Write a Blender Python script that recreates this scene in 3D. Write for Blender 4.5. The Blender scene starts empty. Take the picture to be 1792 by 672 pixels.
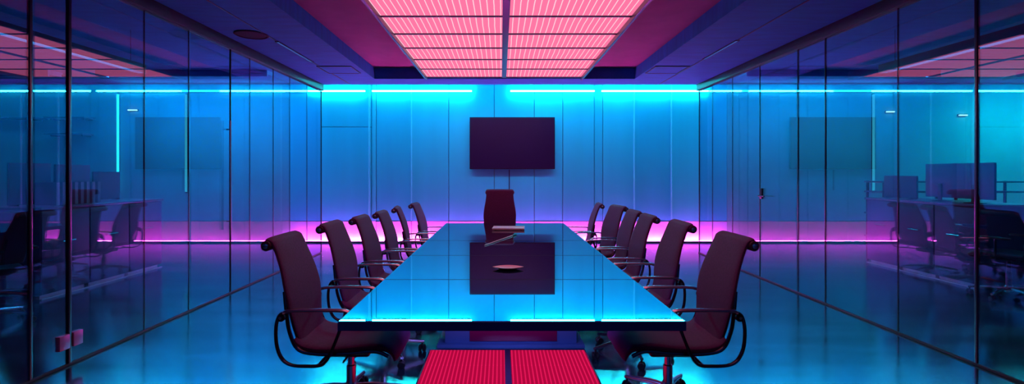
import bpy, bmesh, math, random
from mathutils import Vector, Matrix

random.seed(7)
SC = bpy.context.scene
COL = SC.collection
PI = math.pi

# ------------------------------------------------------------------ materials
def mat(name, base=(0.5, 0.5, 0.5), rough=0.5, metal=0.0, ior=1.5, bump=0.0, bump_scale=60.0,
        vary=0.0, vary_scale=4.0, emit=None, emit_s=0.0, stretch=(1, 1, 1)):
    m = bpy.data.materials.new(name)
    m.use_nodes = True
    nt = m.node_tree
    p = nt.nodes['Principled BSDF']
    p.inputs['Base Color'].default_value = (*base, 1)
    p.inputs['Roughness'].default_value = rough
    p.inputs['Metallic'].default_value = metal
    p.inputs['IOR'].default_value = ior
    if emit:
        p.inputs['Emission Color'].default_value = (*emit, 1)
        p.inputs['Emission Strength'].default_value = emit_s
    if bump or vary:
        tc = nt.nodes.new('ShaderNodeTexCoord')
        mp = nt.nodes.new('ShaderNodeMapping')
        mp.inputs['Scale'].default_value = stretch
        nt.links.new(tc.outputs['Object'], mp.inputs['Vector'])
    if vary:
        n = nt.nodes.new('ShaderNodeTexNoise')
        n.inputs['Scale'].default_value = vary_scale
        n.inputs['Detail'].default_value = 5
        nt.links.new(mp.outputs['Vector'], n.inputs['Vector'])
        r = nt.nodes.new('ShaderNodeValToRGB')
        r.color_ramp.elements[0].position = 0.3
        r.color_ramp.elements[1].position = 0.7
        r.color_ramp.elements[0].color = (*[c * (1 - vary) for c in base], 1)
        r.color_ramp.elements[1].color = (*[min(1, c * (1 + vary)) for c in base], 1)
        nt.links.new(n.outputs['Fac'], r.inputs['Fac'])
        nt.links.new(r.outputs['Color'], p.inputs['Base Color'])
    if bump:
        n2 = nt.nodes.new('ShaderNodeTexNoise')
        n2.inputs['Scale'].default_value = bump_scale
        n2.inputs['Detail'].default_value = 4
        nt.links.new(mp.outputs['Vector'], n2.inputs['Vector'])
        b = nt.nodes.new('ShaderNodeBump')
        b.inputs['Strength'].default_value = bump
        b.inputs['Distance'].default_value = 0.01
        nt.links.new(n2.outputs['Fac'], b.inputs['Height'])
        nt.links.new(b.outputs['Normal'], p.inputs['Normal'])
    return m

def emission(name, color, strength):
    m = bpy.data.materials.new(name)
    m.use_nodes = True
    nt = m.node_tree
    nt.nodes.clear()
    e = nt.nodes.new('ShaderNodeEmission')
    e.inputs['Color'].default_value = (*color, 1)
    e.inputs['Strength'].default_value = strength
    o = nt.nodes.new('ShaderNodeOutputMaterial')
    nt.links.new(e.outputs[0], o.inputs['Surface'])
    return m

def ribbed_light(name, base, line, strength, pitch, wobble=0.03, thr=0.80):
    """lit diffuser with fine lengthwise ribs (its own moulded pattern)"""
    m = bpy.data.materials.new(name)
    m.use_nodes = True
    nt = m.node_tree
    nt.nodes.clear()
    N, L = nt.nodes.new, nt.links.new
    tc = N('ShaderNodeTexCoord')
    ns = N('ShaderNodeTexNoise'); ns.inputs['Scale'].default_value = 3.0
    L(tc.outputs['Object'], ns.inputs['Vector'])
    sep = N('ShaderNodeSeparateXYZ'); L(tc.outputs['Object'], sep.inputs[0])
    wob = N('ShaderNodeMath'); wob.operation = 'MULTIPLY_ADD'
    L(ns.outputs['Fac'], wob.inputs[0]); wob.inputs[1].default_value = wobble
    L(sep.outputs['X'], wob.inputs[2])
    fr = N('ShaderNodeMath'); fr.operation = 'MULTIPLY'; fr.inputs[1].default_value = 2 * PI / pitch
    L(wob.outputs[0], fr.inputs[0])
    sn = N('ShaderNodeMath'); sn.operation = 'SINE'; L(fr.outputs[0], sn.inputs[0])
    r1 = N('ShaderNodeMapRange'); r1.inputs[1].default_value = thr; r1.inputs[2].default_value = 1.0
    L(sn.outputs[0], r1.inputs[0])
    fr2 = N('ShaderNodeMath'); fr2.operation = 'MULTIPLY'; fr2.inputs[1].default_value = 2 * PI / 0.022
    L(sep.outputs['Y'], fr2.inputs[0])
    sn2 = N('ShaderNodeMath'); sn2.operation = 'SINE'; L(fr2.outputs[0], sn2.inputs[0])
    r2 = N('ShaderNodeMapRange'); r2.inputs[1].default_value = -1; r2.inputs[2].default_value = 1
    r2.inputs[3].default_value = 0.55; r2.inputs[4].default_value = 1.0
    L(sn2.outputs[0], r2.inputs[0])
    ml = N('ShaderNodeMath'); ml.operation = 'MULTIPLY'; L(r1.outputs[0], ml.inputs[0]); L(r2.outputs[0], ml.inputs[1])
    mx = N('ShaderNodeMix'); mx.data_type = 'RGBA'
    L(ml.outputs[0], mx.inputs[0])
    mx.inputs[6].default_value = (*base, 1); mx.inputs[7].default_value = (*line, 1)
    e = N('ShaderNodeEmission'); e.inputs['Strength'].default_value = strength
    L(mx.outputs[2], e.inputs['Color'])
    o = N('ShaderNodeOutputMaterial'); L(e.outputs[0], o.inputs['Surface'])
    return m

def glass(name, tint, ior, gloss=(0.98, 0.70, 0.96)):
    m = bpy.data.materials.new(name)
    m.use_nodes = True
    nt = m.node_tree
    nt.nodes.clear()
    N, L = nt.nodes.new, nt.links.new
    geo = N('ShaderNodeNewGeometry')
    io = N('ShaderNodeMapRange'); io.inputs[3].default_value = ior; io.inputs[4].default_value = 1.0 / ior
    L(geo.outputs['Backfacing'], io.inputs[0])
    f = N('ShaderNodeFresnel'); L(io.outputs[0], f.inputs['IOR'])
    t = N('ShaderNodeBsdfTransparent'); t.inputs['Color'].default_value = (*tint, 1)
    g = N('ShaderNodeBsdfGlossy'); g.inputs['Color'].default_value = (*gloss, 1); g.inputs['Roughness'].default_value = 0.0
    mx = N('ShaderNodeMixShader')
    L(f.outputs[0], mx.inputs[0]); L(t.outputs[0], mx.inputs[1]); L(g.outputs[0], mx.inputs[2])
    o = N('ShaderNodeOutputMaterial'); L(mx.outputs[0], o.inputs['Surface'])
    return m

def polished(name, base, gloss_col, rough, ior=None, fac=None, streak=None, brough=0.6):
    """dark body under a reflective polish"""
    m = bpy.data.materials.new(name)
    m.use_nodes = True
    nt = m.node_tree
    nt.nodes.clear()
    N, L = nt.nodes.new, nt.links.new
    d = N('ShaderNodeBsdfDiffuse'); d.inputs['Color'].default_value = (*base, 1)
    g = N('ShaderNodeBsdfGlossy'); g.inputs['Color'].default_value = (*gloss_col, 1); g.inputs['Roughness'].default_value = rough
    mx = N('ShaderNodeMixShader')
    if ior:
        f = N('ShaderNodeFresnel'); f.inputs['IOR'].default_value = ior
        L(f.outputs[0], mx.inputs[0])
    else:
        mx.inputs[0].default_value = fac
    if streak:
        tc = N('ShaderNodeTexCoord')
        mp = N('ShaderNodeMapping'); mp.inputs['Scale'].default_value = streak[2]
        L(tc.outputs['Object'], mp.inputs['Vector'])
        n = N('ShaderNodeTexNoise'); n.inputs['Scale'].default_value = 1.0; n.inputs['Detail'].default_value = 6
        L(mp.outputs['Vector'], n.inputs['Vector'])
        r = N('ShaderNodeMapRange'); r.inputs[1].default_value = 0.3; r.inputs[2].default_value = 0.7
        r.inputs[3].default_value = streak[0]; r.inputs[4].default_value = streak[1]
        L(n.outputs['Fac'], r.inputs[0]); L(r.outputs[0], g.inputs['Roughness'])
        c = N('ShaderNodeValToRGB')
        c.color_ramp.elements[0].position = 0.3; c.color_ramp.elements[1].position = 0.72
        c.color_ramp.elements[0].color = (*[x * 0.85 for x in gloss_col], 1)
        c.color_ramp.elements[1].color = (*gloss_col, 1)
        L(n.outputs['Fac'], c.inputs['Fac']); L(c.outputs['Color'], g.inputs['Color'])
    L(d.outputs[0], mx.inputs[1]); L(g.outputs[0], mx.inputs[2])
    o = N('ShaderNodeOutputMaterial'); L(mx.outputs[0], o.inputs['Surface'])
    return m

M = {}
M['floor'] = polished('polished concrete', (0.02, 0.06, 0.10), (0.66, 0.98, 1.0), 0.2, fac=0.62,
                      streak=(0.10, 0.20, (0.5, 2.6, 1)))
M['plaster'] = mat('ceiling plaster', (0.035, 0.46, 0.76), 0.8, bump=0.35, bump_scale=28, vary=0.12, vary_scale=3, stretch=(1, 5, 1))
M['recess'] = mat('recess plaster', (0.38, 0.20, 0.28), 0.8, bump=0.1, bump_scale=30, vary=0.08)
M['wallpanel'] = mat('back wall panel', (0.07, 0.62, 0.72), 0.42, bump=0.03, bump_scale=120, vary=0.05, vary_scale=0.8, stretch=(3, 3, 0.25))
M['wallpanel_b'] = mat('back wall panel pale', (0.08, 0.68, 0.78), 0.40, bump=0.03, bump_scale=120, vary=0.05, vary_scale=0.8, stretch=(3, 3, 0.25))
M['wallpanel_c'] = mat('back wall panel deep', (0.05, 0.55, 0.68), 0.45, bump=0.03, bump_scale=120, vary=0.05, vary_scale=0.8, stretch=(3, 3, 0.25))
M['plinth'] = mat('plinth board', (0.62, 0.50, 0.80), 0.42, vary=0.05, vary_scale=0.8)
M['office'] = mat('office wall paint', (0.30, 0.42, 0.44), 0.7, vary=0.06, vary_scale=1.5)
M['dark'] = mat('dark anodised metal', (0.03, 0.03, 0.04), 0.35, metal=0.6, vary=0.1)
M['header'] = mat('header beam paint', (0.014, 0.010, 0.020), 0.55, vary=0.1)
M['mullion'] = mat('mullion metal', (0.10, 0.08, 0.12), 0.28, metal=0.9, vary=0.1)
M['glass'] = glass('tinted glass', (0.72, 0.88, 0.94), 2.2)
M['top'] = polished('mirror polished tabletop', (0.004, 0.01, 0.03), (0.74, 0.93, 0.97), 0.012, fac=0.88)
M['joint'] = mat('joint rubber', (0.004, 0.006, 0.012), 0.9, vary=0.1)
M['edge'] = mat('tabletop edge lacquer', (0.01, 0.05, 0.34), 0.4, vary=0.1)
M['pedestal'] = mat('pedestal satin', (0.10, 0.24, 0.55), 0.4, vary=0.08)
M['lacquer'] = mat('dark blue lacquer', (0.05, 0.06, 0.13), 0.3, vary=0.08)
M['maroon'] = mat('painted screen reflection', (0.30, 0.006, 0.10), 0.35, vary=0.08)  # maroon that paints the screen's reflection
M['mesh'] = mat('maroon chair mesh', (0.100, 0.013, 0.100), 0.75, bump=0.5, bump_scale=420, vary=0.2, vary_scale=90)
M['leather'] = mat('dark chair pad', (0.055, 0.014, 0.034), 0.55, bump=0.2, bump_scale=200, vary=0.15, vary_scale=30)
M['chrome'] = mat('chair chrome', (0.60, 0.50, 0.55), 0.27, metal=1.0, vary=0.05)
M['frame'] = mat('chair dark frame', (0.06, 0.05, 0.06), 0.2, metal=0.8, vary=0.1)
M['black'] = mat('black plastic', (0.012, 0.012, 0.016), 0.4, vary=0.15)
M['screen'] = mat('screen glass', (0.014, 0.003, 0.018), 0.28, vary=0.1, emit=(0.30, 0.0, 0.42), emit_s=0.035)
M['cab'] = mat('office cabinet laminate', (0.05, 0.09, 0.20), 0.5, vary=0.1)
M['kick'] = mat('kick strip metal', (0.75, 0.8, 0.85), 0.4, metal=0.3, vary=0.05)
M['glint_strip'] = mat('painted edge glint', (0.16, 0.78, 0.88), 0.35, vary=0.05)
M['cabtop'] = mat('office worktop', (0.07, 0.09, 0.13), 0.35, vary=0.1)
M['divider'] = mat('divider fabric', (0.05, 0.08, 0.13), 0.85, bump=0.2, bump_scale=200, vary=0.1)
M['binder'] = mat('binder board', (0.16, 0.20, 0.28), 0.6, vary=0.15)
M['grille'] = mat('speaker grille cloth', (0.03, 0.008, 0.03), 0.9, bump=0.2, bump_scale=300)
M['paper'] = mat('pale satin cover', (0.75, 0.62, 0.66), 0.35, vary=0.05)
M['dish'] = mat('satin rose dish', (0.70, 0.48, 0.54), 0.35, vary=0.05)
M['patch'] = mat('hinge satin metal', (0.70, 0.22, 0.45), 0.38, metal=0.7, vary=0.05)
M['pink_diff'] = ribbed_light('pink diffuser', (1.10, 0.19, 0.38), (1.4, 0.85, 0.92), 1.0, 0.062, 0.012)
M['red_glow'] = ribbed_light('red reflection glow', (0.42, 0.002, 0.045), (0.95, 0.012, 0.12), 1.0, 0.027, 0.004, 0.1)  # glow standing for the ceiling panel's reflection
M['cyan_led'] = emission('cyan led', (0.02, 0.86, 0.95), 76.0)
M['pink_led'] = emission('magenta led', (1.0, 0.05, 0.60), 300.0)
M['teal_led'] = emission('teal led', (0.02, 0.62, 0.78), 2.6)
M['lamp_glint'] = emission('small white lamp reflection', (0.5, 0.95, 1.0), 2.0)
M['slot'] = emission('slot light', (0.10, 0.22, 0.85), 0.45)

# ------------------------------------------------------------------ mesh helpers
class MB:
    def __init__(s):
        s.bm = bmesh.new()
    def box(s, x0, x1, y0, y1, z0, z1, bevel=0.0, seg=2, mx=None):
        v = [s.bm.verts.new(p) for p in ((x0, y0, z0), (x1, y0, z0), (x1, y1, z0), (x0, y1, z0),
                                         (x0, y0, z1), (x1, y0, z1), (x1, y1, z1), (x0, y1, z1))]
        fs = [s.bm.faces.new([v[i] for i in f]) for f in ((3, 2, 1, 0), (4, 5, 6, 7), (0, 1, 5, 4), (1, 2, 6, 5), (2, 3, 7, 6), (3, 0, 4, 7))]
        if bevel > 0:
            es = {e for f in fs for e in f.edges}
            r = bmesh.ops.bevel(s.bm, geom=list(es), offset=bevel, segments=seg, affect='EDGES', profile=0.5)
            v = list({x for f in r['faces'] for x in f.verts} | {x for x in v if x.is_valid})
        if mx is not None:
            for x in v:
                x.co = mx @ x.co
        return s
    def ring_loft(s, rings, cap=True, closed=False):
        R = [[s.bm.verts.new(p) for p in r] for r in rings]
        n = len(R[0])
        k = len(R)
        for i in range(k if closed else k - 1):
            a, b = R[i], R[(i + 1) % k]
            for j in range(n):
                s.bm.faces.new((a[j], a[(j + 1) % n], b[(j + 1) % n], b[j]))
        if cap and not closed:
            s.bm.faces.new(list(reversed(R[0])))
            s.bm.faces.new(R[-1])
        return s
    def tube(s, pts, r, n=10, closed=False, ry=None):
        """round (or elliptical: ry across local y) tube on a path"""
        pts = [Vector(p) for p in pts]
        k = len(pts)
        rings = []
        up = None
        for i, p in enumerate(pts):
            if closed:
                t = pts[(i + 1) % k] - pts[i - 1]
            else:
                t = pts[min(i + 1, k - 1)] - pts[max(i - 1, 0)]
            t.normalize()
            if up is None:
                up = Vector((0, 1, 0)) if abs(t.y) < 0.9 else Vector((0, 0, 1))
            a = (up - t * up.dot(t)).normalized()
            up = a
            b = t.cross(a)
            ri = r[i] if isinstance(r, (list, tuple)) else r
            ra = ry if ry else ri
            rings.append([p + a * math.cos(2 * PI * j / n) * ra + b * math.sin(2 * PI * j / n) * ri for j in range(n)])
        return s.ring_loft(rings, True, closed)
    def lathe(s, prof, n=24, c=(0, 0, 0), axis='z'):
        rings = []
        for (r, h) in prof:
            rr = max(r, 1e-4)
            ring = []
            for j in range(n):
                a = 2 * PI * j / n
                u, w = rr * math.cos(a), rr * math.sin(a)
                if axis == 'z':
                    q = (c[0] + u, c[1] + w, c[2] + h)
                elif axis == 'y':
                    q = (c[0] + w, c[1] + h, c[2] + u)
                else:
                    q = (c[0] + h, c[1] + u, c[2] + w)
                ring.append(q)
            rings.append(ring)
        return s.ring_loft(rings)
    def pad(s, path, widths, thick, n=28, e=0.35):
        """upholstered strip: path in x-z, rounded-rectangle section across y"""
        rings = []
        k = len(path)
        for i, (x, z) in enumerate(path):
            a = Vector((*path[max(i - 1, 0)], 0)); b = Vector((*path[min(i + 1, k - 1)], 0))
            t = (b - a).normalized()
            nx, nz = -t.y, t.x
            w = widths[i]
            th = thick[i] if isinstance(thick, (list, tuple)) else thick
            ring = []
            for j in range(n):
                q = 2 * PI * j / n
                c, d = math.cos(q), math.sin(q)
                u = math.copysign(abs(c) ** e, c) * w
                v = math.copysign(abs(d) ** 0.6, d) * th
                ring.append((x + nx * v, u, z + nz * v))
            rings.append(ring)
        return s.ring_loft(rings)
    def build(s, name, m, parent=None, smooth=True, loc=None, rotz=None):
        bmesh.ops.recalc_face_normals(s.bm, faces=s.bm.faces)
        me = bpy.data.meshes.new(name)
        s.bm.to_mesh(me)
        s.bm.free()
        for p in me.polygons:
            p.use_smooth = smooth
        if smooth:
            try:
                me.set_sharp_from_angle(angle=math.radians(38))
            except Exception:
                pass
        me.materials.append(m)
        o = bpy.data.objects.new(name, me)
        COL.objects.link(o)
        if parent is not None:
            o.parent = parent
        if loc is not None:
            o.location = loc
        if rotz is not None:
            o.rotation_euler.z = rotz
        return o

def smooth_path(pts, n=6, closed=False):
    """Catmull-Rom through the points"""
    P = [Vector(p) for p in pts]
    k = len(P)
    out = []
    for i in range(k if closed else k - 1):
        if closed:
            a, b, c, d = P[i - 1], P[i], P[(i + 1) % k], P[(i + 2) % k]
        else:
            a, b, c, d = P[max(i - 1, 0)], P[i], P[i + 1], P[min(i + 2, k - 1)]
        for j in range(n):
            t = j / n
            out.append(0.5 * ((2 * b) + (c - a) * t + (2 * a - 5 * b + 4 * c - d) * t * t + (3 * b - a - 3 * c + d) * t ** 3))
    if not closed:
        out.append(P[-1])
    return out

def empty(name, loc=(0, 0, 0), rotz=0.0):
    o = bpy.data.objects.new(name, None)
    o.empty_display_size = 0.1
    COL.objects.link(o)
    o.location = loc
    o.rotation_euler.z = rotz
    return o

def tag(o, label, cat, group=None):
    o['label'] = label
    o['category'] = cat
    if group:
        o['group'] = group
    return o

def struct(o, label=None, cat=None):
    o['kind'] = 'structure'
    if label:
        o['label'] = label
    if cat:
        o['category'] = cat
    return o

KIDS = {}
def copy_tree(o, parent=None):
    c = o.copy()
    COL.objects.link(c)
    if parent is not None:
        c.parent = parent
    for ch in list(o.children):
        copy_tree(ch, c)
    return c

# ------------------------------------------------------------------ dimensions
H = 1.40                 # eye height
XL, XR = -3.15, 3.46     # glass walls
YE = 8.60                # end of the glass walls and of the room's ceiling
YB = 10.0                # back wall
YF = -1.6                # wall behind the camera
ZS = 2.95                # soffit
ZG = 2.84                # top of the glass
OX0, OX1 = -10.8, 11.4   # far walls of the offices to each side
TX = 0.048               # table centre line

# ------------------------------------------------------------------ shell
b = MB(); b.box(OX0, OX1, YF, YB, -0.1, 0)
struct(b.build('floor', M['floor'], smooth=False), 'polished dark concrete floor running under the glass walls', 'floor')

b = MB()
hx0, hx1, hy0, hy1 = -2.08, 2.20, -1.0, 8.08
b.box(XL - 0.06, hx0, YF, YE, ZS, 3.5)
b.box(hx1, XR + 0.06, YF, YE, ZS, 3.5)
b.box(hx0, hx1, hy1, YE, ZS, 3.5)
b.box(hx0, hx1, YF, hy0, ZS, 3.5)
b.box(OX0, XL - 0.06, YF, YB, 3.24, 3.5)
b.box(XR + 0.06, OX1, YF, YB, 3.24, 3.5)
b.box(XL - 0.06, XR + 0.06, YE, YB, 3.44, 3.5)
ceil = struct(b.build('ceiling', M['plaster'], smooth=False), 'plaster ceiling with a recessed tray over the table', 'ceiling')
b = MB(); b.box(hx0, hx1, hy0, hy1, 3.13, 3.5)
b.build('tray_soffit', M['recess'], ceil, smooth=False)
# fine seams along the side soffits
for (x, y0, y1) in ((-2.63, 1.2, 8.55), (2.75, 1.2, 8.55)):
    b = MB(); b.box(x - 0.008, x + 0.008, y0, y1, ZS - 0.006, ZS + 0.002)
    b.build('seam', M['lacquer'], ceil, smooth=False)

for (n, x0, x1) in (('wall_left', OX0 - 0.1, OX0), ('wall_right', OX1, OX1 + 0.1)):
    b = MB(); b.box(x0, x1, YF, YB, 0, 3.5)
    struct(b.build(n, M['office'], smooth=False), 'far side wall of the ' + ('left' if x0 < 0 else 'right') + ' office behind the glass', 'wall')
b = MB(); b.box(OX0, OX1, YF - 0.1, YF, 0, 3.5)
struct(b.build('wall_front', M['header'], smooth=False), 'dark wall closing the room behind the viewer', 'wall')

# back wall: plain office ends, joined panels in the middle
wb = struct(empty('wall_back', (0, YB, 0)), 'panelled back wall washed with cyan and magenta light', 'wall')
BX0, BX1 = -4.3, 4.6
for (x0, x1) in ((OX0, BX0), (BX1, OX1)):
    b = MB(); b.box(x0, x1, 0, 0.1, 0, 3.5); b.build('office_end', M['office'], wb, smooth=False)
b = MB(); b.box(BX0, BX1, 0.03, 0.1, 0, 3.5); b.build('backing', M['lacquer'], wb, smooth=False)
def bx(px, d=10.0):
    return (px - 877) / 860 * d
joints = [BX0, bx(562), bx(650), bx(658), bx(720), bx(785), bx(865), bx(935), bx(985), bx(1040), bx(1055), bx(1110), bx(1175), bx(1224), BX1]
tones = ['wallpanel', 'wallpanel_c', 'wallpanel', 'wallpanel_c', 'wallpanel', 'wallpanel_b', 'wallpanel_b', 'wallpanel_b',
         'wallpanel', 'wallpanel', 'wallpanel', 'wallpanel_c', 'wallpanel', 'wallpanel']
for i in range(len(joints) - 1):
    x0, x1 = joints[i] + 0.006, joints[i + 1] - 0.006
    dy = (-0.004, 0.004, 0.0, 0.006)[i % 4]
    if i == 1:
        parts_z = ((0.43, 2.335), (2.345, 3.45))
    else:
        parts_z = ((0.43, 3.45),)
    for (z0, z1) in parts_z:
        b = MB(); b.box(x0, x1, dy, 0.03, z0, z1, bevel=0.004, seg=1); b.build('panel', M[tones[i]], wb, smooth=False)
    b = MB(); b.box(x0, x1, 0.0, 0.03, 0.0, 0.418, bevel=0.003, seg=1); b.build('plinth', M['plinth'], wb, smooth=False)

for px in (646, 720, 1110, 1175):  # pale strips painting bright reflections along the panel edges
    b = MB(); b.box(bx(px) - 0.011, bx(px) + 0.011, -0.022, 0.0, 0.43, 3.45); b.build('glint_strip', M['glint_strip'], wb, smooth=False)

# the glass walls
def glass_wall(name, X, cuts, doors, thick, side, label):
    s = -1 if side == 'left' else 1
    w = struct(empty(name, (X, 0, 0)), label, 'wall')
    b = MB(); b.box(-0.045, 0.045, YF, YE, ZG, ZS, bevel=0.004); b.build('header', M['header'], w)
    b = MB(); b.box(-0.011, 0.011, YF, YE, 0.0, 0.018, bevel=0.003); b.build('base_channel', M['header'], w)
    for i, y in enumerate(cuts):
        t = thick.get(i, 0.0055)
        b = MB(); b.box(-t, t, y - t * 0.9, y + t * 0.9, 0.018, ZG, bevel=min(0.004, t * 0.4)); b.build('mullion', M['mullion'] if t > 0.01 else M['dark'], w)
    edges = [YF] + cuts
    for i in range(len(edges) - 1):
        if (i - 1) in doors:
            continue
        t0, t1 = thick.get(i - 1, 0.0055), thick.get(i, 0.0055)
        b = MB(); b.box(-0.005, 0.005, edges[i] + t0, edges[i + 1] - t1, 0.018, ZG)
        b.build('glass_pane', M['glass'], w, smooth=False)
    return w
LC = [2709 / o for o in (825, 757, 625, 547, 474, 440, 399, 370, 340, 315)]
RC = [2976 / o for o in (833, 695, 568, 520, 453, 405, 370, 347)]
glass_wall('trim_1', XL, LC, {0, 3}, {0: 0.012, 1: 0.014, 4: 0.008, 9: 0.010}, 'left', 'frameless glass partition along the left side with dark header')
glass_wall('trim_2', XR, RC, {3}, {0: 0.012, 2: 0.008, 3: 0.008, 7: 0.010}, 'right', 'frameless glass partition along the right side with dark header')

def glass_door(name, X, y0, y1, label):
    d = struct(empty(name, (X, y0, 0)), label, 'door')
    b = MB(); b.box(-0.006, 0.006, 0.03, (y1 - y0) - 0.03, 0.022, ZG - 0.004)
    b.build('glass_leaf', M['glass'], d, smooth=False)
    return d
d1 = glass_door('door_1', XL, LC[0], LC[1], 'narrow glass door leaf between two thick posts at left')
b = MB(); b.box(-0.014, 0.022, 0.20, 0.285, 0.13, 0.235, bevel=0.004)
b.build('patch_hinge', M['patch'], d1)
b = MB(); b.box(-0.014, 0.022, 0.315, 0.395, 0.13, 0.235, bevel=0.004)
b.build('patch_hinge', M['patch'], d1)
d2 = glass_door('door_2', XL, LC[3], LC[4], 'glass door with tall vertical pull in the left partition')
ln = LC[4] - LC[3]
b = MB(); b.tube([(0.05, ln - 0.09, 0.75), (0.05, ln - 0.09, 2.0)], 0.012, 12)
for z in (0.85, 1.9):
    b.tube([(0.006, ln - 0.09, z), (0.05, ln - 0.09, z)], 0.008, 8)
b.build('pull_handle', M['chrome'], d2)
d3 = glass_door('door_3', XR, RC[3], RC[4], 'glass door with lever handle in the right partition')
ln = RC[4] - RC[3]
b = MB(); b.box(-0.03, -0.006, ln - 0.10, ln - 0.05, 1.06, 1.20, bevel=0.004)
b.build('lock_case', M['dark'], d3)
b = MB(); b.tube([(-0.02, ln - 0.075, 1.10), (-0.06, ln - 0.075, 1.10), (-0.065, ln - 0.10, 1.10), (-0.065, ln - 0.22, 1.10)], 0.009, 10)
b.build('lever', M['dark'], d3)

# ------------------------------------------------------------------ ceiling light panel
ZP = 2.95
ROW = 0.613
yfar = 7.91
NR = 11
cl = tag(empty('ceiling_light', (TX, yfar, ZP)), 'large pink ribbed light panel hung in the ceiling tray above the table', 'ceiling light')
HWP = 1.235
b = MB()
y0 = -NR * ROW
t = 0.03
b.box(-HWP - t, -HWP, y0 - t, t, -0.05, 0.09, bevel=0.003)
b.box(HWP, HWP + t, y0 - t, t, -0.05, 0.09, bevel=0.003)
b.box(-HWP, HWP, 0, t, -0.012, 0.09, bevel=0.003)
b.box(-HWP, HWP, y0 - t, y0, -0.012, 0.09, bevel=0.003)
b.box(-HWP, HWP, y0, 0, 0.07, 0.09)
b.build('housing', M['lacquer'], cl)
b = MB(); b.box(-0.035, 0.035, y0, 0, -0.014, 0.03, bevel=0.003); b.build('center_bar', M['lacquer'], cl)
for r in range(1, NR):
    b = MB(); b.box(-HWP, HWP, -r * ROW - 0.013, -r * ROW + 0.013, -0.012, 0.02, bevel=0.003)
    b.build('cross_bar', M['lacquer'], cl)
for r in range(NR):
    for (x0, x1) in ((-HWP, -0.035), (0.035, HWP)):
        b = MB(); b.box(x0, x1, -(r + 1) * ROW + 0.013, -r * ROW - 0.013, 0.0, 0.012)
        b.build('diffuser', M['pink_diff'], cl, smooth=False)
for y in (-0.6, -2.6, -4.6, -6.4):
    for x in (-1.0, 1.0):
        b = MB(); b.tube([(x, y, 0.09), (x, y, 3.13 - ZP)], 0.004, 6); b.build('hanger', M['dark'], cl)

# ------------------------------------------------------------------ LED strips on the back wall
def led_bar(px0, px1, z, y, m, name, label, cat, group, hh=0.016, dd=0.03, floor=False):
    x0, x1 = bx(px0), bx(px1)
    o = tag(empty(name, ((x0 + x1) / 2, y, z)), label, cat, group)
    w = (x1 - x0) / 2
    b = MB(); b.box(-w, w, 0.0, dd, -hh, hh, bevel=0.004); b.build('lit_strip', m, o)
    if floor:
        b = MB(); b.box(-w, w, -0.01, dd + 0.01, -hh - 0.008, -hh, bevel=0.002); b.box(-w, w, -0.014, -0.006, -hh - 0.008, hh - 0.002); b.build('base_rail', M['dark'], o, smooth=False)
    else:
        b = MB(); b.box(-w, w, dd, dd + 0.012, -hh - 0.004, hh + 0.004); b.build('backing_rail', M['dark'], o, smooth=False)
    return o
segs = [(540, 640, 'cyan wall light bar high on the back wall, beside the left glass partition'),
        (652, 826, 'cyan wall light bar high on the back wall, ending left above the screen'),
        (893, 1040, 'cyan wall light bar high on the back wall, starting right above the screen'),
        (1052, 1238, 'cyan wall light bar high on the back wall, beside the right glass partition')]
for (a, c, lab) in segs:
    led_bar(a, c, 3.065, YB - 0.055, M['cyan_led'], 'wall_light_bar', lab, 'wall light', 'cyan light bars on the back wall')
led_bar(877 + (BX0 + 0.02) * 86, 877 + (BX1 - 0.02) * 86, 0.024, YB - 0.11, M['pink_led'], 'floor_light_strip',
        'long magenta light strip on the floor along the back wall', 'light strip', None, hh=0.014, dd=0.02, floor=True)

# unseen lamps added to light the room
def area(name, loc, rot, sx, sy, color, power):
    l = bpy.data.lights.new(name, 'AREA')
    l.shape = 'RECTANGLE'; l.size = sx; l.size_y = sy
    l.color = color; l.energy = power
    o = bpy.data.objects.new(name, l)
    COL.objects.link(o)
    o.location = loc; o.rotation_euler = rot
    return o
# added blue fill hidden above the ceiling's end, brightening the back wall
area('added_cove_fill', (TX, YE + 0.12, 3.30), (math.radians(52), 0, 0), 7.4, 0.12, (0.0, 0.46, 0.90), 72)
# added blue fill behind the viewer, for the soffit and chair fronts
area('added_front_fill', (TX, YF + 0.03, 2.0), (math.radians(-90), 0, 0), 5.6, 1.4, (0.0, 0.22, 1.0), 150)
# added violet fill hidden under the tabletop, brightening the pedestal
area('added_under_table_fill', (TX, 3.05, 0.68), (math.radians(60), 0, 0), 0.9, 0.05, (0.30, 0.25, 1.0), 6.0)
# added magenta fill beside the hung panel, tinting the tray above
for sd in (-1, 1):
    area('added_tray_fill', (TX + sd * 1.32, 4.5, ZP + 0.0), (PI, 0, 0), 0.05, 6.6, (1.0, 0.0, 0.40), 1.4)

# ------------------------------------------------------------------ screen
sx0, sx1, sz0, sz1 = -0.635, 1.085, 1.48, 2.53
tv = tag(empty('wall_screen', ((sx0 + sx1) / 2, YB, (sz0 + sz1) / 2)), 'large dark purple display screen mounted on the back wall', 'screen')
hw, hh = (sx1 - sx0) / 2, (sz1 - sz0) / 2
b = MB(); b.box(-hw, hw, -0.10, -0.06, -hh, hh, bevel=0.008); b.build('casing', M['black'], tv)
b = MB(); b.box(-hw + 0.012, hw - 0.012, -0.103, -0.098, -hh + 0.014, hh - 0.012); b.build('display', M['screen'], tv, smooth=False)
b = MB(); b.box(-0.3, 0.3, -0.06, 0.0, -0.2, 0.2, bevel=0.004); b.build('wall_mount', M['black'], tv)
b = MB(); b.tube([(-0.06, -0.02, -hh - 0.01), (-0.06, -0.02, -0.95)], 0.009, 8); b.build('cable_cover', M['dark'], tv)

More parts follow.
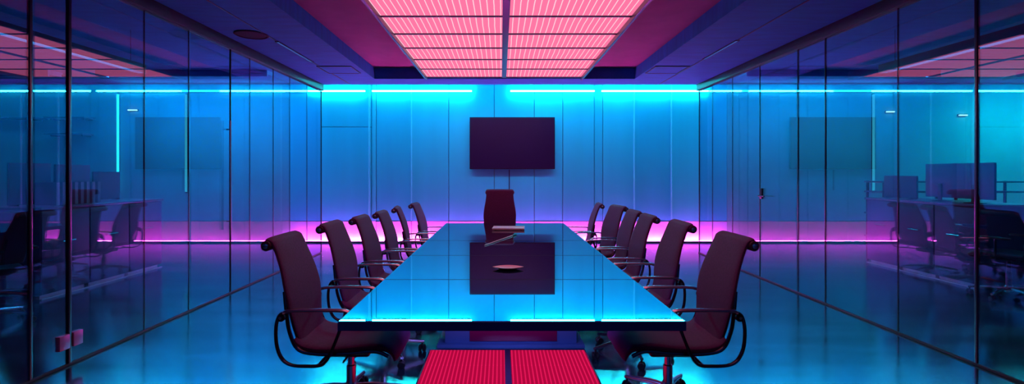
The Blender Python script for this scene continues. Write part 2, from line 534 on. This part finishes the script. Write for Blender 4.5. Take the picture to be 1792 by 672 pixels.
# ------------------------------------------------------------------ table
TY0, TY1, TZ = 2.19, 6.49, 0.74
TW = 0.775
tb = tag(empty('conference_table', (TX, 0, 0)), 'long mirror-topped dark conference table in the middle of the room', 'table')
cuts = [TY0, 3.05, 3.94, 4.81, TY1]
for i in range(4):
    b = MB(); b.box(-TW + 0.004, TW - 0.004, cuts[i] + (0.007 if i else 0.003), cuts[i + 1] - (0.007 if i < 3 else 0.003), TZ - 0.026, TZ)
    b.build('top_panel', M['top'], tb, smooth=False)
    if i:
        b = MB(); b.box(-TW + 0.004, TW - 0.004, cuts[i] - 0.007, cuts[i] + 0.007, TZ - 0.026, TZ - 0.0008); b.build('joint_strip', M['joint'], tb, smooth=False)
b = MB(); b.box(-TW, TW, TY0, TY1, TZ - 0.042, TZ - 0.026, bevel=0.003)
b.box(-TW, TW, TY0 - 0.004, TY0, TZ - 0.042, TZ - 0.002); b.box(-TW, TW, TY1, TY1 + 0.004, TZ - 0.042, TZ - 0.002)
b.box(-TW - 0.002, -TW + 0.002, TY0, TY1, TZ - 0.042, TZ - 0.002); b.box(TW - 0.002, TW + 0.002, TY0, TY1, TZ - 0.042, TZ - 0.002)
b.build('table_frame', M['edge'], tb)
for (ya, yb_) in ((3.95, 4.25), (5.5, 5.8)):
    p = MB(); p.box(-0.50, 0.56, ya, yb_, 0.03, TZ - 0.042, bevel=0.006); pe = p.build('pedestal', M['pedestal'], tb)
    p = MB(); p.box(-0.56, 0.62, ya - 0.04, yb_ + 0.04, 0.0, 0.03, bevel=0.006); p.build('foot_plate', M['pedestal'], tb)
    p = MB(); p.box(-0.30, 0.40, ya - 0.012, ya + 0.01, 0.052, 0.60, bevel=0.004); p.build('screen_reflection', M['maroon'], pe)  # reflection of the wall screen, drawn as a maroon panel

# glowing red box standing for the ceiling panel's reflection under the table
lb = tag(empty('red_reflection_box', (TX, 2.55, 0)), 'low glowing red ribbed box on the floor, standing for a reflection under the table', 'painted reflection')
b = MB(); b.box(-0.60, 0.60, -0.03, 1.23, 0.0, 0.045, bevel=0.004); b.build('casing', M['lacquer'], lb)
for (x0, x1) in ((-0.585, -0.022), (0.022, 0.585)):
    for r in range(4):
        b = MB(); b.box(x0, x1, 0.0 + r * 0.30 + 0.006, (r + 1) * 0.30 - 0.006, 0.040, 0.052); b.build('diffuser', M['red_glow'], lb, smooth=False)

# things on the table
o = tag(empty('oval_dish', (TX, 3.38, TZ)), 'small pointed oval dish alone on the mirror tabletop', 'dish')
b = MB()
n = 40
def lens(hwx, hwy, z):
    r = []
    for j in range(n):
        a = 2 * PI * j / n
        c = math.cos(a)
        r.append((hwx * c, hwy * (1 - c * c) * (1 if math.sin(a) >= 0 else -1), z))
    return r
rings = [lens(0.04, 0.02, 0.0), lens(0.07, 0.04, 0.003), lens(0.105, 0.062, 0.014), lens(0.108, 0.064, 0.017), lens(0.102, 0.059, 0.015), lens(0.06, 0.034, 0.007)]
for r in rings:
    for i, p in enumerate(r):
        r[i] = (p[0], p[1], p[2])
b.ring_loft(rings)
b.build('bowl', M['dish'], o)

lp = tag(empty('closed_laptop', (TX + 0.04, 5.78, TZ), -0.06), 'closed pale laptop lying on the far end of the table', 'laptop')
b = MB(); b.box(-0.185, 0.185, -0.13, 0.13, 0.004, 0.016, bevel=0.004); b.build('base', M['paper'], lp)
b = MB(); b.box(-0.187, 0.187, -0.132, 0.13, 0.017, 0.026, bevel=0.004); b.build('lid', M['paper'], lp)
b = MB(); b.tube([(-0.14, 0.131, 0.016), (0.14, 0.131, 0.016)], 0.006, 8); b.build('hinge', M['dark'], lp)
for (x, y) in ((-0.15, -0.1), (0.15, -0.1), (-0.15, 0.1), (0.15, 0.1)):
    b = MB(); b.lathe([(0.008, 0.0), (0.008, 0.005)], 10, (x, y, 0)); b.build('foot', M['black'], lp)
pt = tag(empty('reflection_edge', (0, 0, TZ)), 'thin rod drawing the edge of a reflection, slantwise in front of the laptop', 'pointer')  # draws the pale edge of a reflection in the tabletop
b = MB(); b.tube([(-0.15, 4.47, 0.006), (0.12, 5.16, 0.006)], [0.004, 0.006], 8); b.build('shaft', M['dish'], pt)
b = MB(); b.tube([(0.12, 5.16, 0.0085), (0.16, 5.26, 0.0085)], 0.0085, 10); b.build('grip', M['black'], pt)

# ------------------------------------------------------------------ chairs
def star_base(root, r=0.31, metal='chrome', lift=0.0):
    base = MB()
    base.lathe([(0.0, 0.075), (0.034, 0.075), (0.04, 0.09), (0.04, 0.135), (0.032, 0.15), (0.0, 0.15)], 20)
    for k in range(5):
        a = 2 * PI * k / 5 + 0.35
        c, s_ = math.cos(a), math.sin(a)
        base.tube([(0.02 * c, 0.02 * s_, 0.118), (0.12 * c, 0.12 * s_, 0.112), (r * 0.75 * c, r * 0.75 * s_, 0.092), (r * c, r * s_, 0.078)],
                  [0.020, 0.018, 0.014, 0.012], 10)
    bo = base.build('star_base', M[metal], root)
    for k in range(5):
        a = 2 * PI * k / 5 + 0.35
        cs = MB()
        for sd in (-0.016, 0.016):
            w0 = 0.010
            cs.lathe([(0.0, sd - w0), (0.022, sd - w0), (0.027, sd - w0 + 0.004), (0.027, sd + w0 - 0.004), (0.022, sd + w0), (0.0, sd + w0)], 18, (0, 0, 0.027), axis='y')
        cs.tube([(0, -0.018, 0.03), (0, 0.018, 0.03)], 0.006, 8)
        cs.tube([(0, 0, 0.04), (0, 0, 0.074)], 0.008, 8)
        co = cs.build('caster', M['black'], bo)
        co.location = ((r - 0.012) * math.cos(a), (r - 0.012) * math.sin(a), 0)
        co.rotation_euler.z = a + 1.1
    return bo

def make_chair(name, back_gain=1.0, roll=True):
    root = empty(name)
    # five star base, gas column, tilt mechanism
    star_base(root)
    b = MB(); b.lathe([(0.0, 0.14), (0.027, 0.14), (0.027, 0.25), (0.019, 0.255), (0.019, 0.335), (0.0, 0.335)], 18)
    b.build('gas_column', M['chrome'], root)
    b = MB(); b.box(-0.13, 0.13, -0.09, 0.09, 0.325, 0.378, bevel=0.014, seg=3)
    b.tube([(0.02, -0.09, 0.35), (0.02, -0.21, 0.345)], 0.006, 8)
    b.build('tilt_mechanism', M['black'], root)
    # seat: mesh sling with waterfall front
    sp = smooth_path([(-0.255, 0.475, 0), (-0.215, 0.435, 0), (-0.12, 0.415, 0), (0.02, 0.418, 0), (0.16, 0.432, 0), (0.25, 0.425, 0), (0.295, 0.395, 0), (0.31, 0.355, 0)], 4)
    k = len(sp)
    b = MB(); b.pad([(p.x, p.y) for p in sp], [0.222 + 0.012 * math.sin(PI * i / (k - 1)) for i in range(k)],
                    [0.012 + 0.016 * math.sin(PI * min(1, (i + 0.6) / k)) for i in range(k)])
    b.build('seat', M['mesh'], root)
    # backrest: tall sling, wider at the lumbar
    def zz(z):
        return 0.47 + (z - 0.47) * back_gain
    bp = smooth_path([(-0.238, zz(0.455), 0), (-0.258, zz(0.53), 0), (-0.270, zz(0.62), 0), (-0.286, zz(0.72), 0), (-0.314, zz(0.83), 0), (-0.346, zz(0.92), 0),
                      (-0.372, zz(0.985), 0), (-0.390, zz(1.014), 0), (-0.416, zz(1.024), 0)], 5)
    k = len(bp)
    ws = []
    for i in range(k):
        q = i / (k - 1)
        ws.append(0.190 + 0.045 * math.exp(-((q - 0.36) / 0.20) ** 2) + 0.016 * q)
    b = MB(); b.pad([(p.x, p.y) for p in bp], ws, [0.017 if i < k - 6 else 0.014 for i in range(k)])
    back = b.build('backrest', M['mesh'], root)
    if roll:
        zr = zz(1.0)
        b = MB(); b.lathe([(0.0, -0.212), (0.026, -0.212), (0.030, -0.205), (0.030, 0.205), (0.026, 0.212), (0.0, 0.212)], 20, (-0.414, 0, zr - 0.007), axis='y')
        ro = b.build('top_roll', M['leather'], root)
        for sd in (-1, 1):
            b = MB(); b.lathe([(0.0, 0.0), (0.016, 0.0), (0.016, 0.006), (0.010, 0.009), (0.0, 0.009)], 16, (0, 0, 0), axis='y')
            e = b.build('end_cap', M['chrome'], ro, loc=(-0.414, 0.211 * sd, zr - 0.007))
            if sd < 0:
                e.rotation_euler.x = PI
    # side rails carry the sling, one loop arm each side
    for sd in (-1, 1):
        y = 0.228 * sd
        rp = smooth_path([(-0.306, y * 0.93, zz(0.74)), (-0.288, y, zz(0.62)), (-0.272, y, zz(0.52)), (-0.225, y, 0.425), (-0.12, y, 0.398), (0.05, y, 0.400), (0.20, y, 0.412), (0.275, y, 0.385)], 5)
        b = MB(); b.tube(rp, 0.011, 8); b.build('side_rail', M['frame'], root)
        ya = 0.272 * sd
        lp_ = smooth_path([(-0.262, ya, 0.645), (-0.302, ya, 0.632), (-0.322, ya, 0.590), (-0.328, ya, 0.52), (-0.318, ya, 0.44), (-0.285, ya, 0.378), (-0.23, ya, 0.352),
                           (-0.15, ya, 0.348), (-0.09, ya, 0.351), (-0.055, ya, 0.375), (-0.025, ya, 0.43), (0.012, ya, 0.52), (0.040, ya, 0.60), (0.052, ya, 0.640)], 5)
        b = MB(); b.tube(lp_, 0.009, 10, ry=0.013)
        b.tube([(-0.10, ya, 0.349), (-0.10, 0.08 * sd, 0.352)], 0.009, 8)
        b.build('arm_loop', M['frame'], root)
        ap = smooth_path([(-0.285, ya, 0.640), (-0.25, ya, 0.650), (-0.12, ya, 0.653), (0.02, ya, 0.652), (0.062, ya, 0.645), (0.078, ya, 0.630)], 5)
        b = MB(); b.tube(ap, 0.010, 12, ry=0.019); b.build('armrest', M['chrome'], root)
        b = MB(); b.lathe([(0.0, -0.012), (0.020, -0.012), (0.022, -0.008), (0.022, 0.008), (0.020, 0.012), (0.0, 0.012)], 18, (-0.300, ya - 0.004 * sd, 0.612), axis='y')
        piv = b.build('pivot_disc', M['frame'], root)
        b = MB(); b.lathe([(0.0, -0.003), (0.008, -0.003), (0.008, 0.003), (0.0, 0.003)], 12, (-0.300, ya + 0.010 * sd, 0.612), axis='y')
        b.build('bolt', M['chrome'], piv)
    return root

order = ['nearest the front table edge', 'second from the front table edge', 'third from the front table edge',
         'fourth from the front table edge', 'fifth from the front table edge', 'last before the far table end']
Lpos = [(-0.90, 2.95, 0), (-0.90, 3.76, 0), (-0.90, 4.53, 0.02), (-0.89, 5.28, 0), (-0.875, 6.03, -0.10), (-0.80, 6.80, 0.05)]
Rpos = [(1.00, 2.95, 0), (0.99, 3.80, 0), (1.00, 4.66, 0.0), (1.06, 5.38, 0.03), (1.08, 6.10, 0.20), (0.96, 6.82, -0.06)]
proto = make_chair('conference_chair')
first = True
for side, pos in (('left', Lpos), ('right', Rpos)):
    for i, (x, y, rz) in enumerate(pos):
        c = proto if first else copy_tree(proto)
        first = False
        c.location = (x, y, 0)
        c.scale.z = (1.0, 0.995, 0.975, 0.962, 0.962, 0.955)[i]
        c.rotation_euler.z = -rz if side == 'left' else PI + rz
        tag(c, f'dark maroon high-back chair on the {side} long side, {order[i]}', 'chair', f'chairs along the {side} side of the table')
hc = make_chair('conference_chair', back_gain=1.22)
hc.location = (-0.02, 6.98, 0)
hc.rotation_euler.z = -PI / 2
tag(hc, 'dark maroon high-back chair alone at the far head of the table, facing the viewer', 'chair')

# ------------------------------------------------------------------ soffit fittings
sp = tag(empty('ceiling_speaker', (-2.79, 5.49, ZS)), 'round dark ceiling speaker in the left soffit', 'speaker')
b = MB(); b.lathe([(0.175, 0.0), (0.178, -0.008), (0.165, -0.014), (0.155, -0.010), (0.155, -0.002), (0.0, -0.002)], 36); b.build('rim', M['grille'], sp)
b = MB(); b.lathe([(0.0, -0.012), (0.10, -0.010), (0.154, -0.006), (0.154, -0.003), (0.0, -0.003)], 36); b.build('grille', M['grille'], sp)
for (x, y0, y1, lab) in ((-2.63, 5.77, 6.84, 'thin recessed light slot in the left soffit'), (2.75, 5.72, 6.66, 'thin recessed light slot in the right soffit')):
    s_ = tag(empty('slot_light', (x, (y0 + y1) / 2, ZS)), lab, 'ceiling light', 'slot lights in the soffits')
    w = (y1 - y0) / 2
    b = MB(); b.box(-0.022, -0.014, -w, w, -0.014, 0.0); b.box(0.014, 0.022, -w, w, -0.014, 0.0); b.box(-0.022, 0.022, -w - 0.008, -w, -0.014, 0); b.box(-0.022, 0.022, w, w + 0.008, -0.014, 0)
    b.build('frame', M['lacquer'], s_, smooth=False)
    b = MB(); b.box(-0.014, 0.014, -w, w, -0.010, -0.004); b.build('lens', M['slot'], s_, smooth=False)
for (x, y, lab) in ((-2.42, 7.35, 'flat access hatch in the left soffit near its far end'), (2.48, 7.35, 'flat access hatch in the right soffit near its far end')):
    s_ = tag(empty('ceiling_hatch', (x, y, ZS)), lab, 'hatch', 'hatches in the soffits')
    b = MB()
    b.box(-0.25, 0.25, -0.25, -0.235, -0.012, 0); b.box(-0.25, 0.25, 0.235, 0.25, -0.012, 0)
    b.box(-0.25, -0.235, -0.235, 0.235, -0.012, 0); b.box(0.235, 0.25, -0.235, 0.235, -0.012, 0)
    b.build('frame', M['lacquer'], s_, smooth=False)
    b = MB(); b.box(-0.23, 0.23, -0.23, 0.23, -0.008, 0, bevel=0.002); b.build('hatch_leaf', M['plaster'], s_, smooth=False)

# ------------------------------------------------------------------ offices behind the glass
def cabinet(x0, x1, y0, y1, h, face, label, group, nd=1):
    """storage cabinet, doors on the side facing the glass (face = -1: towards -x)"""
    xc, yc = (x0 + x1) / 2, (y0 + y1) / 2
    o = tag(empty('storage_cabinet', (xc, yc, 0)), label, 'cabinet', group)
    hx, hy = (x1 - x0) / 2, (y1 - y0) / 2
    b = MB(); b.box(-hx + 0.03, hx - 0.03, -hy + 0.03, hy - 0.03, 0, 0.05); b.box(min(hx * face, (hx + 0.02) * face), max(hx * face, (hx + 0.02) * face), -hy, hy, 0.0, 0.012); b.build('plinth', M['kick'], o, smooth=False)
    b = MB(); b.box(-hx, hx, -hy + 0.002, hy - 0.002, 0.05, h, bevel=0.003); b.build('body', M['cab'], o)
    xs = hx * face
    dd = MB(); dd.box(min(xs, xs + 0.018 * face), max(xs, xs + 0.018 * face), -hy + 0.008, hy - 0.008, 0.06, h - 0.01, bevel=0.003)
    do = dd.build('door', M['cab'], o)
    hb = MB(); xh = xs + 0.045 * face
    hb.tube([(xs + 0.018 * face, -0.09, 0.62), (xh, -0.085, 0.62), (xh, 0.085, 0.62), (xs + 0.018 * face, 0.09, 0.62)], 0.008, 8)
    hb.build('handle', M['chrome'], do)
    return o
def worktop(x0, x1, y0, y1, z, label):
    b = MB(); b.box(x0, x1, y0, y1, z, z + 0.03, bevel=0.004)
    return tag(b.build('worktop', M['cabtop']), label, 'worktop')

LX0, LX1 = -5.75, -5.07
n3 = ['nearest the viewer', 'in the middle of its row', 'at the far end of its row']
for i in range(3):
    cabinet(LX0, LX1, 5.40 + i * 0.64, 5.40 + (i + 1) * 0.64, 0.99, 1, f'dark storage cabinet in the left office, {n3[i]}', 'cabinets in the left office')
worktop(LX0 - 0.02, LX1 + 0.035, 5.38, 7.34, 0.99, 'dark worktop over the cabinets in the left office')
for i in range(3):
    cabinet(5.76, 6.44, 5.92 + i * 0.60, 5.92 + (i + 1) * 0.60, 0.99, -1, f'dark storage cabinet in the right office, {n3[i]}', 'cabinets in the right office')
worktop(5.72, 6.46, 5.90, 7.74, 0.99, 'dark worktop over the cabinets in the right office')

def divider(x, y0, y1, z0, z1, label, group, lean=0.0):
    o = tag(empty('desk_divider', (x, (y0 + y1) / 2, z0)), label, 'divider', group)
    w, h = (y1 - y0) / 2, z1 - z0
    b = MB(); b.box(-0.015, 0.015, -w, w, 0.01, h, bevel=0.006); b.build('panel', M['divider'], o)
    for s_ in (-1, 1):
        b = MB(); b.box(-0.05, 0.05, s_ * w * 0.75 - 0.015, s_ * w * 0.75 + 0.015, 0.0, 0.018, bevel=0.003); b.build('foot', M['dark'], o)
    o.rotation_euler.z = lean
    return o
zt = 1.02
divider(-5.60, 5.58, 6.10, zt, 1.52, 'fabric divider on the left office worktop, behind the near binders', 'dividers on the left worktop')
divider(-5.60, 6.16, 6.68, zt, 1.51, 'fabric divider on the left office worktop, behind the far binders', 'dividers on the left worktop')
divider(-5.60, 6.74, 7.20, zt, 1.42, 'lower fabric divider at the far end of the left office worktop', 'dividers on the left worktop')
NB = ['first', 'second', 'third', 'fourth', 'fifth', 'sixth', 'seventh', 'eighth']
for i in range(8):
    y = 5.80 + i * 0.085
    o = tag(empty('ring_binder', (-5.36, y, zt)), f'upright binder on the left office worktop, {NB[i]} counted from the viewer', 'binder', 'binders on the left worktop')
    b = MB(); b.box(-0.13, 0.13, -0.022, -0.018, 0, 0.27); b.box(-0.13, 0.13, 0.018, 0.022, 0, 0.27); b.box(0.126, 0.13, -0.018, 0.018, 0, 0.27); b.build('cover', M['binder'], o, smooth=False)
    b = MB(); b.box(-0.12, 0.11, -0.015, 0.015, 0.004, 0.255); b.build('pages', M['paper'], o, smooth=False)

def monitor(x, y, rz, w, h, label, group, z=zt):
    o = tag(empty('desktop_monitor', (x, y, z), rz), label, 'monitor', group)
    b = MB(); b.lathe([(0.0, 0.0), (0.11, 0.0), (0.11, 0.008), (0.03, 0.014), (0.0, 0.014)], 28); b.build('foot', M['dark'], o)
    b = MB(); b.box(0.01, 0.03, -0.025, 0.025, 0.01, 0.24, bevel=0.004); b.build('neck', M['dark'], o)
    b = MB(); b.box(-0.025, 0.008, -w / 2, w / 2, 0.05, 0.05 + h, bevel=0.006); b.build('case', M['cab'], o)
    b = MB(); b.box(-0.027, -0.024, -w / 2 + 0.012, w / 2 - 0.012, 0.066, 0.05 + h - 0.012); b.build('display', M['black'], o, smooth=False)
    return o
monitor(6.02, 6.72, PI + 0.06, 0.46, 0.46, 'desktop monitor with its back to the glass on the right worktop, the farther one', 'monitors on the right worktop')
monitor(6.00, 6.22, PI - 0.05, 0.52, 0.46, 'desktop monitor with its back to the glass on the right worktop, the nearer one', 'monitors on the right worktop')
divider(5.98, 7.06, 7.66, zt, 1.36, 'low fabric divider at the far end of the right office worktop', None)

# open metal rack at the back of the right office
rk = tag(empty('metal_rack', (7.6, 8.4, 0)), 'long open metal rack with two rails behind the right office cabinets', 'rack')
for x in (-1.2, 0.0, 1.2):
    b = MB(); b.box(x - 0.015, x + 0.015, -0.2, -0.17, 0, 1.27); b.box(x - 0.015, x + 0.015, 0.17, 0.2, 0, 1.27); b.build('upright', M['dark'], rk, smooth=False)
for z in (0.30, 0.70, 1.07, 1.24):
    b = MB(); b.box(-1.25, 1.25, -0.2, 0.2, z, z + 0.025, bevel=0.003); b.build('shelf', M['cabtop'], rk)
# shelves on the left office's back wall
for (px0, px1, py, lab) in ((98, 168, 208, 'short upper shelf on the back wall of the left office'), (98, 165, 236, 'short lower shelf on the back wall of the left office'), (-30, 84, 209, 'long shelf on the back wall at the left picture edge')):
    x0, x1 = bx(px0), bx(px1)
    z = H + (303 - py) / 86
    o = tag(empty('wall_shelf', ((x0 + x1) / 2, YB, z)), lab, 'shelf', 'wall shelves of the left office')
    w = (x1 - x0) / 2
    b = MB(); b.box(-w, w, -0.28, 0.0, -0.015, 0.015, bevel=0.003); b.build('board', M['cabtop'], o)
    for s_ in (-1, 1):
        b = MB(); b.box(s_ * w * 0.8 - 0.01, s_ * w * 0.8 + 0.01, -0.2, 0.0, -0.045, -0.015); b.build('bracket', M['dark'], o, smooth=False)

# task chairs of the offices
def make_task_chair(name):
    root = empty(name)
    star_base(root, 0.33, 'chrome')
    b = MB(); b.lathe([(0.0, 0.14), (0.026, 0.14), (0.026, 0.30), (0.018, 0.305), (0.018, 0.44), (0.0, 0.44)], 18); b.build('gas_column', M['dark'], root)
    b = MB(); b.box(-0.14, 0.12, -0.1, 0.1, 0.43, 0.47, bevel=0.012); b.build('tilt_mechanism', M['black'], root)
    sp_ = smooth_path([(-0.22, 0.50, 0), (-0.1, 0.495, 0), (0.08, 0.50, 0), (0.20, 0.495, 0), (0.245, 0.465, 0)], 4)
    b = MB(); b.pad([(p.x, p.y) for p in sp_], [0.235] * len(sp_), 0.032); b.build('seat', M['black'], root)
    bp_ = smooth_path([(-0.225, 0.58, 0), (-0.245, 0.68, 0), (-0.25, 0.8, 0), (-0.27, 0.94, 0), (-0.295, 1.05, 0)], 4)
    k = len(bp_)
    b = MB(); b.pad([(p.x, p.y) for p in bp_], [0.20 + 0.035 * math.sin(PI * i / (k - 1)) for i in range(k)], 0.026); b.build('backrest', M['black'], root)
    b = MB(); b.tube(smooth_path([(-0.10, 0, 0.455), (-0.24, 0, 0.46), (-0.285, 0, 0.52), (-0.285, 0, 0.75)], 5), 0.018, 10); b.build('back_bar', M['dark'], root)
    for sd in (-1, 1):
        b = MB(); b.tube([(-0.02, 0.1 * sd, 0.455), (-0.02, 0.27 * sd, 0.46), (-0.02, 0.285 * sd, 0.50), (-0.02, 0.285 * sd, 0.68)], 0.012, 8)
        ao = b.build('arm_post', M['dark'], root)
        b = MB(); b.box(-0.14, 0.12, 0.285 * sd - 0.035, 0.285 * sd + 0.035, 0.68, 0.705, bevel=0.01); b.build('arm_pad', M['black'], root)
    return root
tc = make_task_chair('task_chair')
tc.location = (5.66, 5.48, 0); tc.rotation_euler.z = 1.9
tag(tc, 'black task chair on casters beside the cabinets of the right office', 'chair', 'task chairs in the offices')
tc2 = copy_tree(tc)
tc2.location = (-4.72, 4.52, 0); tc2.rotation_euler.z = 2.5
tag(tc2, 'black task chair cut off by the left picture edge in the left office', 'chair', 'task chairs in the offices')

# vertical light bar, and lit bars painting reflections of small lamps
M['teal_dim'] = emission('dim teal led', (0.05, 0.55, 0.75), 0.9)
for (px, m, lab) in ((208, 'teal_led', 'tall bright cyan vertical light bar on the left office back wall, beside the shelves'),
                     (327, 'teal_dim', 'tall faint vertical light bar on the left office back wall, behind the glass door'),
                     (1527, 'teal_dim', 'tall faint vertical light bar on the right office back wall')):
    o = tag(empty('vertical_light_bar', (bx(px), YB, 0)), lab, 'wall light', 'vertical light bars of the offices')
    b = MB(); b.box(-0.018, 0.018, -0.04, -0.012, 1.02, 3.0, bevel=0.004); b.build('lit_strip', M[m], o)
    b = MB(); b.box(-0.024, 0.024, -0.012, 0.0, 1.0, 3.02); b.build('backing_rail', M['dark'], o, smooth=False)
for (px, py, w, lab) in ((234, 193, 0.09, 'small white lamp reflection bar on the back wall of the left office'),
                         (1556, 196, 0.08, 'small white lamp reflection bar on the right office back wall, nearer the glass'),
                         (1683, 202, 0.08, 'small white lamp reflection bar on the right office back wall, farther from the glass')):
    o = tag(empty('lamp_reflection', (bx(px), YB, H + (303 - py) / 86)), lab, 'lamp', 'painted lamp reflections on the office walls')
    b = MB(); b.box(-w, w, -0.05, -0.015, -0.012, 0.012, bevel=0.003); b.build('lens', M['lamp_glint'], o)
    b = MB(); b.box(-w - 0.01, w + 0.01, -0.015, 0.0, -0.02, 0.02); b.build('mounting_plate', M['dark'], o, smooth=False)

# added unseen washers brightening the office back walls, then the ceiling pendants
def office_fill(x, y, sx, sy, color, label, strength):
    o = tag(empty('added_wall_fill', (x, y, 3.24)), label, 'ceiling light', 'added wall fill of the offices')
    b = MB()
    t = 0.03
    b.box(-sx - t, sx + t, -sy - t, -sy, -0.115, 0); b.box(-sx - t, sx + t, sy, sy + t, -0.032, 0); b.box(-sx - t, -sx, -sy, sy, -0.08, 0); b.box(sx, sx + t, -sy, sy, -0.08, 0)
    b.build('housing', M['plaster'], o, smooth=False)
    b = MB(); b.box(-sx, sx, -sy, sy, -0.018, -0.008); b.build('diffuser', emission('added fill diffuser', color, strength), o, smooth=False)
office_fill(-5.7, 8.9, 1.5, 0.12, (0.0, 0.34, 0.90), 'long added fill light near the back wall of the left office, nearer the glass', 62.0)
office_fill(-9.2, 8.9, 1.1, 0.12, (0.0, 0.42, 0.60), 'shorter added fill light near the back wall of the left office, farther from the glass', 6.0)
office_fill(6.1, 8.9, 1.7, 0.12, (0.0, 0.42, 0.85), 'long added fill light near the back wall of the right office, nearer the glass', 32.0)
office_fill(10.35, 8.9, 0.85, 0.12, (0.0, 0.62, 0.66), 'shorter added fill light near the back wall of the right office, farther from the glass', 110.0)
M['pend'] = emission('pendant diffuser', (0.02, 0.40, 0.85), 20.0)
for (x, side) in ((-4.75, 'left'), (5.05, 'right')):
    o = tag(empty('linear_pendant', (x, 5.3, 2.78)), f'slim linear pendant light hanging in the {side} office, along the glass', 'pendant light', 'linear pendants of the offices')
    b = MB(); b.box(-0.06, -0.05, -1.2, 1.2, -0.06, 0.05); b.box(0.05, 0.06, -1.2, 1.2, -0.06, 0.05); b.box(-0.05, 0.05, -1.2, 1.2, 0.04, 0.05)
    b.box(-0.05, 0.05, -1.2, -1.19, -0.06, 0.04); b.box(-0.05, 0.05, 1.19, 1.2, -0.06, 0.04)
    b.build('housing', M['cabtop'], o, smooth=False)
    b = MB(); b.box(-0.05, 0.05, -1.19, 1.19, 0.01, 0.02); b.build('diffuser', M['pend'], o, smooth=False)
    for y in (-1.0, 1.0):
        b = MB(); b.tube([(0, y, 0.05), (0, y, 3.24 - 2.78)], 0.003, 6); b.build('hanger', M['dark'], o)
M['cyan_dim'] = emission('added dim cyan glow', (0.01, 0.55, 0.90), 9.0)  # added bars carry on the reflected cyan line and light the office wall
for (px0, px1, lab) in ((215, 500, 'added dim cyan bar high on the left office back wall, starting at the tall bar'), (1285, 1560, 'added dim cyan bar high on the right office back wall')):
    led_bar(px0, px1, 3.065, YB - 0.055, M['cyan_dim'], 'added_office_bar', lab, 'wall light', 'added cyan bars of the offices')

# ------------------------------------------------------------------ world, camera
w = bpy.data.worlds.new('World')
SC.world = w
w.use_nodes = True
w.node_tree.nodes['Background'].inputs[0].default_value = (0.0, 0.004, 0.012, 1)
w.node_tree.nodes['Background'].inputs[1].default_value = 1.0

cam = bpy.data.cameras.new('Camera')
cam.sensor_fit = 'HORIZONTAL'
cam.sensor_width = 36.0
cam.lens = 36.0 * 860 / 1792
cam.shift_x = (896 - 877) / 1792
cam.shift_y = -(336 - 303) / 1792
cam.clip_start = 0.05
co = bpy.data.objects.new('Camera', cam)
COL.objects.link(co)
co.location = (0, 0, H)
co.rotation_euler = (PI / 2, 0, 0)
SC.camera = co

SC.view_settings.view_transform = 'Standard'
SC.view_settings.look = 'None'
SC.view_settings.gamma = 1.0
SC.view_settings.exposure = 0.0
SC.view_settings.use_curve_mapping = False
SC.cycles.use_denoising = True
SC.cycles.max_bounces = 10
SC.cycles.glossy_bounces = 5
SC.cycles.transparent_max_bounces = 24
SC.cycles.sample_clamp_indirect = 6.0
SC.cycles.caustics_reflective = False
SC.cycles.caustics_refractive = False
